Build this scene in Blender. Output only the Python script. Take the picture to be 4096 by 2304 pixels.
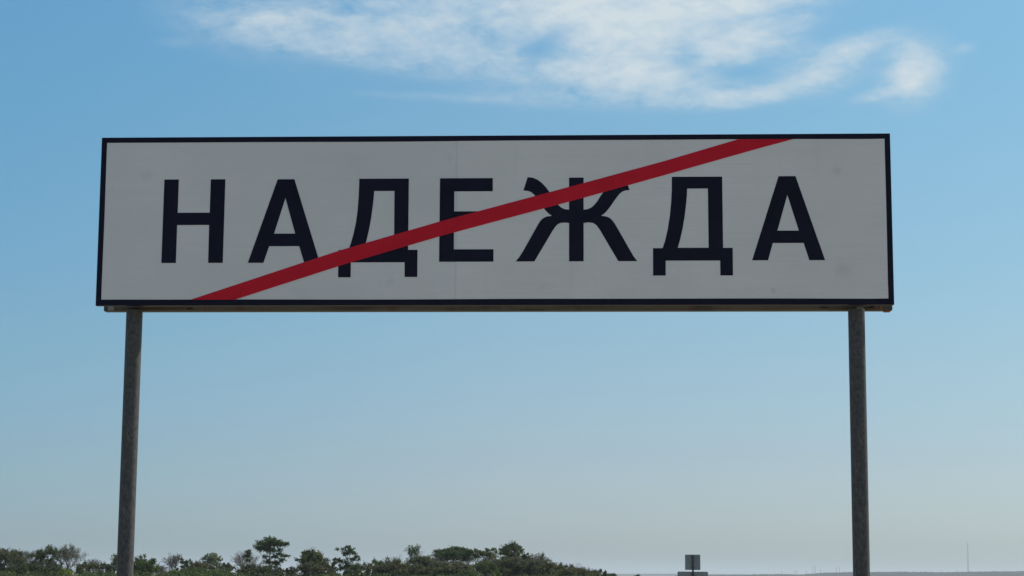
import bpy, bmesh, math, random
import numpy as np
from mathutils import Vector, Matrix

for o in list(bpy.data.objects):
    bpy.data.objects.remove(o)
sc = bpy.context.scene
COL = sc.collection

# ---------------------------------------------------------------- camera
F_PX, PITCH, ROLL = 7626.744, 0.1497903, 0.0075258     # focal length in photo pixels (4096 wide), radians
EYE = Vector((0, 0, 1.6))
CF = Vector((0, math.cos(PITCH), math.sin(PITCH)))
CR0 = Vector((1, 0, 0)); CU0 = Vector((0, -math.sin(PITCH), math.cos(PITCH)))
CR = CR0 * math.cos(ROLL) + CU0 * math.sin(ROLL)
CU = -CR0 * math.sin(ROLL) + CU0 * math.cos(ROLL)
cd = bpy.data.cameras.new('camera')
cam = bpy.data.objects.new('camera', cd)
COL.objects.link(cam)
cd.sensor_width = 36
cd.lens = F_PX * 36 / 4096
cd.clip_start = 0.1
cd.clip_end = 60000
cam.matrix_world = Matrix(((CR.x, CU.x, -CF.x, 0), (CR.y, CU.y, -CF.y, 0), (CR.z, CU.z, -CF.z, 1.6), (0, 0, 0, 1)))
sc.camera = cam

# ---------------------------------------------------------------- sun, sky, exposure
SUN_EL, SUN_AZ = math.radians(46), math.radians(61)      # azimuth clockwise from +Y (to the right, behind the sign)
sd = bpy.data.lights.new('sun', 'SUN')
sd.energy = 5.0
sd.angle = math.radians(0.53)
sd.color = (1.0, 0.955, 0.88)
sun = bpy.data.objects.new('sun', sd)
COL.objects.link(sun)
S = Vector((math.sin(SUN_AZ) * math.cos(SUN_EL), math.cos(SUN_AZ) * math.cos(SUN_EL), math.sin(SUN_EL)))
sun.rotation_euler = S.to_track_quat('Z', 'Y').to_euler()
sun.location = S * 60

sc.view_settings.view_transform = 'Standard'
sc.view_settings.look = 'None'
sc.view_settings.exposure = 0.0
sc.view_settings.gamma = 1
sc.view_settings.use_curve_mapping = False

world = bpy.data.worlds.new('World')
sc.world = world
world.use_nodes = True
wt = world.node_tree
wt.nodes.clear()


class NT:
    """small helper to write node graphs as expressions"""
    def __init__(self, tree):
        self.t = tree

    def put(self, sock, v):
        if v is None:
            return
        if isinstance(v, bpy.types.NodeSocket):
            self.t.links.new(v, sock)
        else:
            try:
                sock.default_value = v
            except Exception:
                sock.default_value = tuple(v) + (1.0,)

    def n(self, typ, ins=None, **props):
        nd = self.t.nodes.new(typ)
        for k, v in props.items():
            setattr(nd, k, v)
        for k, v in (ins or {}).items():
            self.put(nd.inputs[k], v)
        return nd

    def m(self, op, a, b=None, c=None, clamp=False):
        nd = self.n('ShaderNodeMath', operation=op, use_clamp=clamp)
        self.put(nd.inputs[0], a)
        if b is not None: self.put(nd.inputs[1], b)
        if c is not None: self.put(nd.inputs[2], c)
        return nd.outputs[0]

    def vec(self, x, y, z=0.0):
        return self.n('ShaderNodeCombineXYZ', {0: x, 1: y, 2: z}).outputs[0]

    def sep(self, v):
        s = self.n('ShaderNodeSeparateXYZ', {0: v})
        return s.outputs[0], s.outputs[1], s.outputs[2]

    def map(self, v, loc=(0, 0, 0), rot=(0, 0, 0), scale=(1, 1, 1), kind='POINT'):
        nd = self.n('ShaderNodeMapping', vector_type=kind)
        self.put(nd.inputs['Vector'], v)
        nd.inputs['Location'].default_value = loc
        nd.inputs['Rotation'].default_value = rot
        nd.inputs['Scale'].default_value = scale
        return nd.outputs[0]

    def noise(self, v, scale=1.0, detail=3.0, rough=0.55, dist=0.0):
        nd = self.n('ShaderNodeTexNoise', {'Scale': scale, 'Detail': detail, 'Roughness': rough, 'Distortion': dist})
        if v is not None: self.put(nd.inputs['Vector'], v)
        return nd.outputs['Fac']

    def range(self, v, a, b, c=0.0, d=1.0, smooth=True):
        nd = self.n('ShaderNodeMapRange', {'Value': v, 'From Min': a, 'From Max': b, 'To Min': c, 'To Max': d})
        nd.interpolation_type = 'SMOOTHSTEP' if smooth else 'LINEAR'
        return nd.outputs[0]

    def mix(self, f, a, b, blend='MIX'):
        nd = self.n('ShaderNodeMix', data_type='RGBA', blend_type=blend)
        self.put(nd.inputs[0], f)
        for i, v in ((6, a), (7, b)):
            if isinstance(v, bpy.types.NodeSocket): self.t.links.new(v, nd.inputs[i])
            else: nd.inputs[i].default_value = tuple(v)[:3] + (1.0,)
        return nd.outputs[2]


w = NT(wt)
sky = w.n('ShaderNodeTexSky', sky_type='NISHITA', sun_disc=False, sun_elevation=SUN_EL, sun_rotation=SUN_AZ,
          altitude=150, air_density=1.0, dust_density=1.0, ozone_density=2.0)
SKY_STRENGTH = 0.10
gen = w.n('ShaderNodeTexCoord').outputs['Generated']
dx, dy, dz = w.sep(gen)
az = w.m('ARCTAN2', dx, dy)
el = w.m('ARCSINE', dz)
AE = w.vec(az, el)


def px_azel(x, y):
    d = CF + CR * ((x - 2048) / F_PX) - CU * ((y - 1152) / F_PX)
    d.normalize()
    return math.atan2(d.x, d.y), math.asin(d.z)


# high thin cloud: soft patches (directions in the sky) broken up by streaky noise
clouds = [  # x, y, half width, half height, tilt (deg, + = rising to the right), amount
    (2560, 90, 400, 185, 4, 1.35), (1800, 60, 560, 120, 6, 0.55), (1350, 110, 470, 90, -6, 0.46),
    (2050, 265, 560, 52, -7, 0.50), (2600, 320, 300, 66, -3, 0.62), (950, 110, 240, 80, -10, 0.36), (1500, 245, 420, 36, -9, 0.30), (1180, 60, 170, 34, 6, 0.25),
    (2180, 185, 120, 52, 32, -0.62), (1400, 42, 130, 22, 0, -0.35), (2745, 215, 55, 60, 0, -0.50), (2920, 290, 170, 30, 8, -0.30), (1500, 180, 200, 20, -8, -0.22),
    (2990, 165, 170, 66, 12, 0.85), (2920, 394, 200, 34, 4, 0.78), (3120, 355, 110, 26, 12, 0.35),
    (3215, 320, 130, 46, 12, 0.50), (3345, 275, 110, 70, 22, 0.62), (3150, 235, 150, 60, 0, 0.26), (3560, 190, 100, 26, 8, 0.22), (3430, 180, 150, 34, 12, 0.80),
    (3655, 285, 112, 90, 40, 1.30), (3520, 375, 100, 22, 12, 0.48),
    (3060, 5, 250, 36, 4, 0.80), (3210, 80, 80, 30, 10, 0.45), (3850, 195, 40, 16, 8, 0.38), (700, 172, 60, 18, 0, 0.15),
    (1750, 390, 260, 14, -2, 0.25), (2300, 400, 420, 34, -2, 0.30), (2300, -330, 900, 300, 0, 1.0),
]
total = None
for (x, y, rx, ry, tilt, amt) in clouds:
    a0, e0 = px_azel(x, y)
    q = w.map(AE, loc=(a0, e0, 0), rot=(0, 0, math.radians(tilt)), scale=(rx / F_PX, ry / F_PX, 1), kind='TEXTURE')
    r = w.n('ShaderNodeVectorMath', {0: q}, operation='LENGTH').outputs['Value']
    g = w.m('MULTIPLY', w.m('EXPONENT', w.m('MULTIPLY', w.m('POWER', r, 2.6), -0.75)), amt)
    total = g if total is None else w.m('ADD', total, g)
total = w.m('MAXIMUM', w.m('MINIMUM', total, 1.5), 0.0)
# scattered cloud higher up, all round
high = w.m('MULTIPLY', w.range(el, 0.31, 0.55), 0.52)
total = w.m('MAXIMUM', total, high)
warp = w.n('ShaderNodeTexNoise', {'Vector': w.map(AE, scale=(9, 22, 1)), 'Scale': 1.0, 'Detail': 2.0}).outputs['Color']
wv = w.n('ShaderNodeVectorMath', {0: warp, 1: (0.5, 0.5, 0.5)}, operation='SUBTRACT').outputs[0]
wv = w.n('ShaderNodeVectorMath', {0: wv, 1: (0.020, 0.011, 0)}, operation='MULTIPLY').outputs[0]
AEw = w.n('ShaderNodeVectorMath', {0: AE, 1: wv}, operation='ADD').outputs[0]
n1 = w.noise(w.map(AEw, rot=(0, 0, math.radians(-10)), scale=(22, 60, 1)), 1.0, 4.0, 0.5, 0.2)
n2 = w.noise(w.map(AEw, loc=(3, 7, 0), rot=(0, 0, math.radians(-24)), scale=(72, 160, 1)), 1.0, 5.0, 0.58, 0.2)
n3 = w.noise(w.map(AEw, loc=(1, 2, 0), rot=(0, 0, math.radians(-18)), scale=(170, 330, 1)), 1.0, 3.0, 0.6)
nn = w.m('ADD', w.m('MULTIPLY', w.m('SUBTRACT', n1, 0.5), 0.85), w.m('MULTIPLY', w.m('SUBTRACT', n2, 0.5), 1.7))
nn = w.m('ADD', nn, w.m('MULTIPLY', w.m('SUBTRACT', n3, 0.5), 0.30))
dens = w.m('ADD', total, w.m('MULTIPLY', nn, w.range(total, 0.02, 0.5, 0.05, 0.9)))
cov = w.m('MULTIPLY', w.range(dens, 0.0, 1.60, smooth=False), 0.95)


def ramp(fac, stops, scale):
    nd = w.n('ShaderNodeValToRGB', {'Fac': fac})
    cr = nd.color_ramp
    while len(cr.elements) < len(stops): cr.elements.new(0.5)
    for e, (p, c) in zip(cr.elements, stops):
        e.position = p
        e.color = tuple(v / scale for v in c) + (1,)
    return w.n('ShaderNodeVectorMath', {0: nd.outputs[0], 1: (scale, scale, scale)}, operation='MULTIPLY').outputs[0]


# tint of this autumn sky against the clear-air model: by height, and by the angle from the sun's bearing
by_el = ramp(w.m('DIVIDE', el, 0.6), [(0.0, (.60, .80, 1.03)), (.041, (.71, .865, 1.13)), (.106, (.722, .840, 1.01)), (.193, (.748, .918, .975)),
                                       (.398, (.76, 1.10, 1.10)), (.52, (.785, 1.20, 1.22)), (1.0, (.77, 1.12, 1.15))], 1.3)
dsun = w.m('ABSOLUTE', w.m('SUBTRACT', az, SUN_AZ))
dsun = w.m('MINIMUM', dsun, w.m('SUBTRACT', 2 * math.pi, dsun))
by_az = ramp(w.m('DIVIDE', dsun, math.pi), [(0.15, (1.02, 1.0, .99)), (0.255, (1.01, 1.0, .97)), (0.339, (1, 1, 1)), (0.426, (.81, .965, 1.03)), (0.6, (.75, .94, 1.02))], 1.3)
bc = w.n('ShaderNodeVectorMath', {0: sky.outputs[0], 1: by_el}, operation='MULTIPLY').outputs[0]
bc = w.n('ShaderNodeVectorMath', {0: bc, 1: by_az}, operation='MULTIPLY').outputs[0]
cloud_col = tuple(c / SKY_STRENGTH for c in (0.65, 0.73, 0.77))
skyc = w.mix(cov, bc, cloud_col)
bg = w.n('ShaderNodeBackground', {'Color': skyc, 'Strength': SKY_STRENGTH})
wo = w.n('ShaderNodeOutputWorld')
wt.links.new(bg.outputs[0], wo.inputs['Surface'])

# ---------------------------------------------------------------- helpers


def material(name, base=(0.5, 0.5, 0.5), rough=0.6, metal=0.0, build=None, spec=0.5):
    m = bpy.data.materials.new(name)
    m.use_nodes = True
    t = NT(m.node_tree)
    b = m.node_tree.nodes['Principled BSDF']
    b.inputs['Base Color'].default_value = tuple(base) + (1,)
    b.inputs['Roughness'].default_value = rough
    b.inputs['Metallic'].default_value = metal
    b.inputs['Specular IOR Level'].default_value = spec
    if build:
        build(t, b)
    return m


def link(name, mesh, mat, parent=None):
    if mat is not None:
        mesh.materials.append(mat)
    o = bpy.data.objects.new(name, mesh)
    COL.objects.link(o)
    if parent is not None:
        o.parent = parent
    return o


def from_bm(name, bm, mat, parent=None, smooth=False):
    me = bpy.data.meshes.new(name)
    bmesh.ops.recalc_face_normals(bm, faces=bm.faces)
    bm.to_mesh(me)
    bm.free()
    if smooth:
        for p in me.polygons: p.use_smooth = True
        me.set_sharp_from_angle(angle=math.radians(35))
    return link(name, me, mat, parent)


def from_arrays(name, V, F, mat, parent=None, smooth=False):
    """V (n,3), F (m,k) arrays, all faces with k corners"""
    V = np.asarray(V, dtype=np.float32); F = np.asarray(F, dtype=np.int32)
    me = bpy.data.meshes.new(name)
    me.vertices.add(len(V)); me.vertices.foreach_set('co', V.ravel())
    k = F.shape[1]
    me.loops.add(F.size); me.loops.foreach_set('vertex_index', F.ravel())
    me.polygons.add(len(F)); me.polygons.foreach_set('loop_start', np.arange(0, F.size, k, dtype=np.int32))
    me.update(calc_edges=True)
    me.validate()
    if smooth:
        for p in me.polygons: p.use_smooth = True
    return link(name, me, mat, parent)


def add_box(bm, lo, hi, bevel=0.0, seg=1):
    c = [(a + b) / 2 for a, b in zip(lo, hi)]
    s = [b - a for a, b in zip(lo, hi)]
    r = bmesh.ops.create_cube(bm, size=1, matrix=Matrix.Translation(c) @ Matrix.Diagonal((s[0], s[1], s[2], 1)))
    if bevel:
        es = list({e for v in r['verts'] for e in v.link_edges})
        bmesh.ops.bevel(bm, geom=es, offset=bevel, segments=seg, affect='EDGES', profile=0.5)
    return r


def add_cyl(bm, p0, p1, r0, r1=None, seg=16, cap=True):
    p0, p1 = Vector(p0), Vector(p1)
    d = p1 - p0
    M = Matrix.Translation((p0 + p1) / 2) @ d.to_track_quat('Z', 'Y').to_matrix().to_4x4()
    return bmesh.ops.create_cone(bm, cap_ends=cap, segments=seg, radius1=r0, radius2=r0 if r1 is None else r1, depth=d.length, matrix=M)


def empty(name, loc, rz=0.0):
    o = bpy.data.objects.new(name, None)
    o.empty_display_size = 0.3
    o.location = loc
    o.rotation_euler = (0, 0, rz)
    COL.objects.link(o)
    return o


def tag(o, label, cat, group=None):
    o['label'] = label
    o['category'] = cat
    if group:
        o['group'] = group
    return o


def structure(o):
    o['kind'] = 'structure'
    return o


def at(x, y, dist):
    """world point seen at photo pixel (x, y), at ground distance dist along +Y"""
    d = CF + CR * ((x - 2048) / F_PX) - CU * ((y - 1152) / F_PX)
    return EYE + d * (dist / d.y)


# ---------------------------------------------------------------- materials
def b_ground(t, b):
    c = t.n('ShaderNodeTexCoord').outputs['Object']
    n1 = t.noise(c, 0.05, 6, 0.6)
    n2 = t.noise(c, 1.7, 5, 0.65)
    a = t.mix(t.range(n1, 0.4, 0.62), (0.24, 0.195, 0.12), (0.14, 0.128, 0.062))
    a = t.mix(t.range(n2, 0.35, 0.7), a, (0.35, 0.285, 0.19))
    t.put(b.inputs['Base Color'], a)
    bump = t.n('ShaderNodeBump', {'Height': n2, 'Strength': 0.6, 'Distance': 0.08})
    t.put(b.inputs['Normal'], bump.outputs[0])


def b_asphalt(t, b):
    c = t.n('ShaderNodeTexCoord').outputs['Object']
    n1 = t.noise(c, 0.6, 4, 0.6)
    n2 = t.noise(c, 90, 2, 0.6)
    a = t.mix(t.range(n1, 0.3, 0.7), (0.045, 0.045, 0.046), (0.065, 0.063, 0.06))
    a = t.mix(t.range(n2, 0.4, 0.75), a, (0.11, 0.105, 0.10))
    t.put(b.inputs['Base Color'], a)
    t.put(b.inputs['Normal'], t.n('ShaderNodeBump', {'Height': n2, 'Strength': 0.4, 'Distance': 0.005}).outputs[0])


def b_gravel(t, b):
    c = t.n('ShaderNodeTexCoord').outputs['Object']
    n1 = t.noise(c, 14, 5, 0.7)
    a = t.mix(t.range(n1, 0.35, 0.65), (0.27, 0.24, 0.20), (0.42, 0.38, 0.33))
    t.put(b.inputs['Base Color'], a)
    t.put(b.inputs['Normal'], t.n('ShaderNodeBump', {'Height': n1, 'Strength': 0.7, 'Distance': 0.02}).outputs[0])


M_ground = material('dry_grassland', rough=0.95, build=b_ground)
M_asphalt = material('asphalt', rough=0.85, build=b_asphalt)
M_gravel = material('gravel', rough=0.95, build=b_gravel)
M_line = material('road_paint', (0.62, 0.62, 0.60), 0.7)


def b_film(t, b):
    c = t.n('ShaderNodeTexCoord').outputs['Object']
    x, y, z = t.sep(c)
    # reflective sheet: faint horizontal weave, slow blotches, a few smudges of dirt
    lines = t.noise(t.vec(t.m('MULTIPLY', x, 2.0), 0.0, t.m('MULTIPLY', z, 110.0)), 1.0, 2, 0.6)
    weave = t.noise(c, 260, 1, 0.5)
    blot = t.noise(t.vec(x, 0.0, t.m('MULTIPLY', z, 1.6)), 1.7, 4, 0.55)
    smud = t.noise(t.map(c, loc=(4.2, 0, 1.3), scale=(5.5, 1, 4.2)), 1.0, 4, 0.6, 0.6)
    drip = t.noise(t.vec(t.m('MULTIPLY', x, 15.0), 0.0, t.m('MULTIPLY', z, 1.1)), 1.0, 3, 0.6)
    a = t.mix(t.range(blot, 0.3, 0.7), (0.675, 0.620, 0.585), (0.725, 0.668, 0.637))
    a = t.mix(t.m('MULTIPLY', t.range(lines, 0.35, 0.68), 0.10), a, (0.45, 0.455, 0.48))
    a = t.mix(t.m('MULTIPLY', t.range(weave, 0.4, 0.7), 0.07), a, (0.42, 0.43, 0.44))
    a = t.mix(t.m('MULTIPLY', t.range(smud, 0.66, 0.80), 0.16), a, (0.33, 0.34, 0.35))
    a = t.mix(t.m('MULTIPLY', t.range(drip, 0.60, 0.80), 0.07), a, (0.36, 0.355, 0.34))
    # the left length of film has aged a shade darker; a faint grimy line marks the lap
    a = t.mix(t.m('MULTIPLY', t.m('LESS_THAN', x, -0.164), 0.06), a, (0.42, 0.43, 0.45))
    a = t.mix(t.m('MULTIPLY', t.range(t.m('ABSOLUTE', t.m('ADD', x, 0.166)), 0.007, 0.001), t.range(drip, 0.3, 0.7, 0.06, 0.22)), a, (0.34, 0.35, 0.37))
    # road dust caught along the bottom edge
    low = t.m('MULTIPLY', t.range(z, -0.24, -0.40), t.range(t.noise(c, 6, 3), 0.35, 0.7))
    a = t.mix(t.m('MULTIPLY', low, 0.10), a, (0.40, 0.36, 0.30))
    for (sx, sz, r, am) in ((-1.63, 0.215, 0.040, 0.10), (1.60, 0.225, 0.030, 0.16), (-0.20, 0.300, 0.030, 0.10),
                            (-1.17, -0.345, 0.05, 0.10), (1.30, -0.335, 0.018, 0.2), (1.62, -0.24, 0.05, 0.14)):
        d = t.n('ShaderNodeVectorMath', {0: t.map(c, loc=(sx, 0, sz), scale=(r, 1, r), kind='TEXTURE')}, operation='MULTIPLY')
        d.inputs[1].default_value = (1, 0, 1)
        ln = t.n('ShaderNodeVectorMath', {0: d.outputs[0]}, operation='LENGTH').outputs['Value']
        k = t.m('MULTIPLY', t.range(t.m('ADD', ln, t.m('MULTIPLY', t.noise(c, 40, 3), 0.9)), 1.6, 0.5), am)
        a = t.mix(k, a, (0.22, 0.23, 0.24))
    t.put(b.inputs['Base Color'], a)
    t.put(b.inputs['Roughness'], t.range(blot, 0.3, 0.7, 0.38, 0.5))
    t.put(b.inputs['Normal'], t.n('ShaderNodeBump', {'Height': t.noise(c, 3.0, 2), 'Strength': 0.15, 'Distance': 0.01}).outputs[0])


def b_vinyl(c0, c1):
    def f(t, b):
        c = t.n('ShaderNodeTexCoord').outputs['Object']
        n = t.noise(c, 5.0, 5, 0.6)
        n2 = t.noise(c, 240, 1, 0.6)
        a = t.mix(t.range(n, 0.3, 0.7), c0, c1)
        a = t.mix(t.m('MULTIPLY', t.range(n2, 0.4, 0.7), 0.25), a, tuple(v * 0.7 for v in c0))
        t.put(b.inputs['Base Color'], a)
    return f


M_film = material('white_reflective_film', rough=0.45, build=b_film)
M_black = material('black_film', rough=0.5, build=b_vinyl((0.0060, 0.0046, 0.0150), (0.0095, 0.0078, 0.022)), spec=0.15)
M_red = material('red_reflective_film', rough=0.5, build=b_vinyl((0.53, 0.009, 0.022), (0.60, 0.013, 0.030)), spec=0.15)


def b_zinc(t, b):
    c = t.n('ShaderNodeTexCoord').outputs['Object']
    n = t.noise(c, 22, 4, 0.6)
    n2 = t.noise(c, 4, 5, 0.65)
    a = t.mix(t.range(n, 0.3, 0.7), (0.20, 0.21, 0.22), (0.30, 0.31, 0.32))
    a = t.mix(t.m('MULTIPLY', t.range(n2, 0.55, 0.75), 0.5), a, (0.13, 0.10, 0.07))
    t.put(b.inputs['Base Color'], a)


def b_post(t, b):
    c = t.n('ShaderNodeTexCoord').outputs['Object']
    x, y, z = t.sep(c)
    ang = t.m('MULTIPLY', t.m('ARCTAN2', x, t.m('MULTIPLY', y, -1.0)), 0.038)
    s = t.vec(ang, z)
    # helical drawing marks and scratches running round the pipe
    hel = t.map(s, rot=(0, 0, math.radians(-30)))
    hx, hy, hz = t.sep(hel)
    scr = t.noise(t.vec(t.m('MULTIPLY', hx, 230.0), t.m('MULTIPLY', hy, 9.0)), 1.0, 3, 0.6)
    mott = t.noise(t.vec(t.m('MULTIPLY', ang, 62.0), t.m('MULTIPLY', z, 40.0)), 1.0, 5, 0.65, 0.5)
    big = t.noise(t.vec(t.m('MULTIPLY', ang, 30.0), t.m('MULTIPLY', z, 3.5)), 1.0, 3, 0.6)
    vert = t.noise(t.vec(t.m('MULTIPLY', ang, 260.0), t.m('MULTIPLY', z, 2.0)), 1.0, 2, 0.5)
    a = t.mix(t.range(mott, 0.32, 0.68), (0.048, 0.045, 0.045), (0.088, 0.083, 0.080))
    a = t.mix(t.m('MULTIPLY', t.range(vert, 0.45, 0.7), 0.12), a, (0.12, 0.115, 0.105))
    a = t.mix(t.m('MULTIPLY', t.range(scr, 0.55, 0.66), t.range(big, 0.46, 0.62, 0, 0.55)), a, (0.20, 0.20, 0.195))
    a = t.mix(t.m('MULTIPLY', t.range(t.noise(c, 9, 5, 0.7), 0.60, 0.74), 0.55), a, (0.07, 0.05, 0.035))
    t.put(b.inputs['Base Color'], a)
    t.put(b.inputs['Roughness'], t.range(mott, 0.3, 0.7, 0.42, 0.62))
    h = t.m('ADD', mott, t.m('MULTIPLY', scr, 0.5))
    t.put(b.inputs['Normal'], t.n('ShaderNodeBump', {'Height': h, 'Strength': 0.22, 'Distance': 0.0015}).outputs[0])


def b_beam(t, b):
    c = t.n('ShaderNodeTexCoord').outputs['Object']
    x, y, z = t.sep(c)
    n = t.noise(t.vec(t.m('MULTIPLY', x, 2.2), t.m('MULTIPLY', y, 18), t.m('MULTIPLY', z, 18)), 1.0, 5, 0.65)
    n2 = t.noise(t.vec(t.m('MULTIPLY', x, 9), t.m('MULTIPLY', y, 26), 0.0), 1.0, 4, 0.6)
    a = t.mix(t.range(n, 0.3, 0.7), (0.060, 0.053, 0.043), (0.100, 0.090, 0.076))
    a = t.mix(t.m('MULTIPLY', t.range(n2, 0.56, 0.70), 0.7), a, (0.075, 0.035, 0.02))
    a = t.mix(t.m('MULTIPLY', t.range(t.noise(c, 3.3, 4), 0.60, 0.72), 0.7), a, (0.035, 0.03, 0.026))
    t.put(b.inputs['Base Color'], a)


M_zinc = material('galvanised_sheet', rough=0.5, metal=0.35, build=b_zinc)
M_post = material('weathered_steel_pipe', rough=0.5, metal=0.0, spec=0.2, build=b_post)
M_beam = material('rusty_painted_steel', rough=0.75, metal=0.0, build=b_beam)
M_bolt = material('bolt_steel', (0.12, 0.11, 0.10), 0.5, 0.6)
M_hole = material('dark_hole', (0.015, 0.013, 0.012), 0.9)
M_rust = material('rust', (0.17, 0.065, 0.03), 0.9, build=b_vinyl((0.12, 0.045, 0.02), (0.22, 0.09, 0.045)))
M_conc = material('concrete', (0.32, 0.31, 0.29), 0.9)

# ---------------------------------------------------------------- the ground, road and hills
def grid(name, x0, x1, y0, y1, z, mat, nx=1, ny=1, zf=None):
    xs = np.linspace(x0, x1, nx + 1); ys = np.linspace(y0, y1, ny + 1)
    V = [(x, y, z + (zf(x, y) if zf else 0)) for y in ys for x in xs]
    F = [(j * (nx + 1) + i, j * (nx + 1) + i + 1, (j + 1) * (nx + 1) + i + 1, (j + 1) * (nx + 1) + i) for j in range(ny) for i in range(nx)]
    return from_arrays(name, V, F, mat)


structure(grid('ground', -24000, 24000, -9000, 26000, -0.02, M_ground))
# the road the sign stands beside, a gravel shoulder between them
structure(grid('road', -13.2, -5.2, -400, 1600, 0.004, M_asphalt))
structure(grid('shoulder', -5.2, -3.4, -400, 1600, -0.006, M_gravel))
structure(grid('edge_line', -5.65, -5.50, -400, 1600, 0.010, M_line))
for k in range(60):
    structure(grid('lane_marking', -9.28, -9.14, -60 + k * 12, -54 + k * 12, 0.010, M_line))


def hill_strip(name, dist, prof, depth_front, depth_back, mat, rough, seed):
    """a long low ridge: foot, slope, ragged wooded crest, falling away behind"""
    rnd = random.Random(seed)
    xs = [p[0] for p in prof]; ys = [p[1] for p in prof]
    n = int((xs[-1] - xs[0]) / 5)
    rows = [(-depth_front, 0.0), (-depth_front * 0.72, 0.30), (-depth_front * 0.4, 0.68), (-depth_front * 0.15, 0.92), (0, 1.0), (depth_back * 0.4, 0.8), (depth_back, 0.0)]
    V = []
    lump = 0
    for i in range(n + 1):
        px = xs[0] + (xs[-1] - xs[0]) * i / n
        py = np.interp(px, xs, ys)
        lump = lump * 0.75 + rnd.uniform(-1, 1) * 0.6
        for (dd, k) in rows:
            p = at(px, py, dist + 0.0)
            p2 = Vector((p.x * (dist + dd) / dist, dist + dd, 0))
            hgt = p.z * k + (rough * (lump + rnd.uniform(-0.6, 0.8)) if 0.6 < k else 0)
            p2.z = max(-0.5, hgt) if k > 0 else -0.5
            V.append(p2)
    m = len(rows)
    F = [(i * m + j, (i + 1) * m + j, (i + 1) * m + j + 1, i * m + j + 1) for i in range(n) for j in range(m - 1)]
    return structure(from_arrays(name, V, F, mat))


def b_hill(c0, c1):
    def f(t, b):
        c = t.n('ShaderNodeTexCoord').outputs['Object']
        n = t.noise(t.map(c, scale=(0.004, 0.004, 0.06)), 1.0, 5, 0.6)
        n2 = t.noise(t.map(c, scale=(0.02, 0.01, 0.2)), 1.0, 4, 0.6)
        a = t.mix(t.range(n, 0.4, 0.6), c0, c1)
        a = t.mix(t.m('MULTIPLY', t.range(n2, 0.5, 0.65), 0.6), a, (0.022, 0.028, 0.02))
        t.put(b.inputs['Base Color'], a)
    return f


M_hill = material('wooded_hillside', rough=1.0, spec=0.1, build=b_hill((0.052, 0.044, 0.042), (0.024, 0.028, 0.027)))
M_hill2 = material('far_hillside', rough=1.0, spec=0.1, build=b_hill((0.05, 0.047, 0.04), (0.035, 0.038, 0.03)))
hill_strip('far_hills', 11000, [(-2400, 2295), (400, 2296), (2300, 2297), (2500, 2295.5), (2700, 2294.5), (2900, 2296), (3100, 2298), (3500, 2298), (6500, 2297)], 1200, 1500, M_hill2, 0.5, 3)
hill_strip('hills', 5200, [(2700, 2302), (2880, 2300), (3000, 2298.5), (3100, 2296.5), (3200, 2297), (3250, 2294), (3300, 2290.5), (3400, 2288.5), (3500, 2287.8), (3600, 2286.5), (3720, 2288), (3800, 2288.5), (3900, 2287), (4000, 2286), (4096, 2283.5), (4500, 2281), (5200, 2284), (6300, 2290)], 900, 1300, M_hill, 0.7, 5)

# ---------------------------------------------------------------- the town sign
YAW, TILT = -0.0473048, 0.0022400
root = empty('town_exit_sign', (-0.0973154, 8.7327892, 0), YAW)
tag(root, 'long white sign with black Cyrillic letters and a red stripe, on two steel posts', 'road sign')
ZC, W2, H2 = 3.2386556, 1.85, 0.4013
# panel parts are modelled about the panel centre
PIV = Vector((0, 0, ZC))


def seat(o):
    o.location = PIV
    o.rotation_euler = (0, -TILT, 0)
    return o


# folded sheet-steel tray behind the film
bm = bmesh.new()
add_box(bm, (-W2 + 0.002, 0.0, -H2 + 0.002), (W2 - 0.002, 0.026, H2 - 0.002))
seat(from_bm('panel', bm, M_zinc, root))
# black border: front ring with the skirt folded back round the edge
BI = (-1.8245, 1.8245, -0.3735, 0.3760)
bm = bmesh.new()
nU, nV = 48, 10
rs = random.Random(4)


def ring(pts, y):
    return [bm.verts.new((x, y, z)) for x, z in pts]


def perimeter(x0, x1, z0, z1, ch=0.0):
    P = []
    for i in range(nU): P.append((x0 + (x1 - x0) * i / nU, z1))
    for i in range(nV): P.append((x1, z1 + (z0 - z1) * i / nV))
    for i in range(nU): P.append((x1 + (x0 - x1) * i / nU, z0))
    for i in range(nV): P.append((x0, z0 + (z1 - z0) * i / nV))
    return P


def wob(P, a):
    # the hand-trimmed film edge is never perfectly straight
    return [(x + math.sin(z * 9 + 1.3) * a * (abs(z) < 0.36), z + (math.sin(x * 2.1) + 0.5 * math.sin(x * 5.3 + 1)) * a * (abs(x) < 1.8)) for x, z in P]


inner = wob(perimeter(*BI), 0.0011)
outer = perimeter(-W2, W2, -H2, H2)
A = ring(inner, -0.0002); B = ring(inner, -0.0022); Cc = ring([(x * 0.9992, z * 0.9975) for x, z in outer], -0.0022)
D = ring(outer, -0.0006); E2 = ring(outer, 0.026); F2 = ring([(x * 0.996, z * 0.99) for x, z in outer], 0.0285)
L = [A, B, Cc, D, E2, F2]
nP = len(A)
for q in range(len(L) - 1):
    for i in range(nP):
        bm.faces.new((L[q][i], L[q][(i + 1) % nP], L[q + 1][(i + 1) % nP], L[q + 1][i]))
seat(from_bm('border', bm, M_black, root))

# two lengths of white film, the right one lapped over the left
SEAM = -0.164
for (x0, x1, y1) in ((-1.8240, SEAM + 0.01, -0.0010), (SEAM, 1.8240, -0.0015)):
    bm = bmesh.new()
    if x0 < -1: add_box(bm, (x0, y1, BI[2] - 0.003), (x1, -0.0001, BI[3] + 0.003))
    else: add_box(bm, (x0, y1, BI[2] - 0.003), (x1, -0.0001, BI[3] + 0.003))
    seat(from_bm('white_film', bm, M_film, root))

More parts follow.
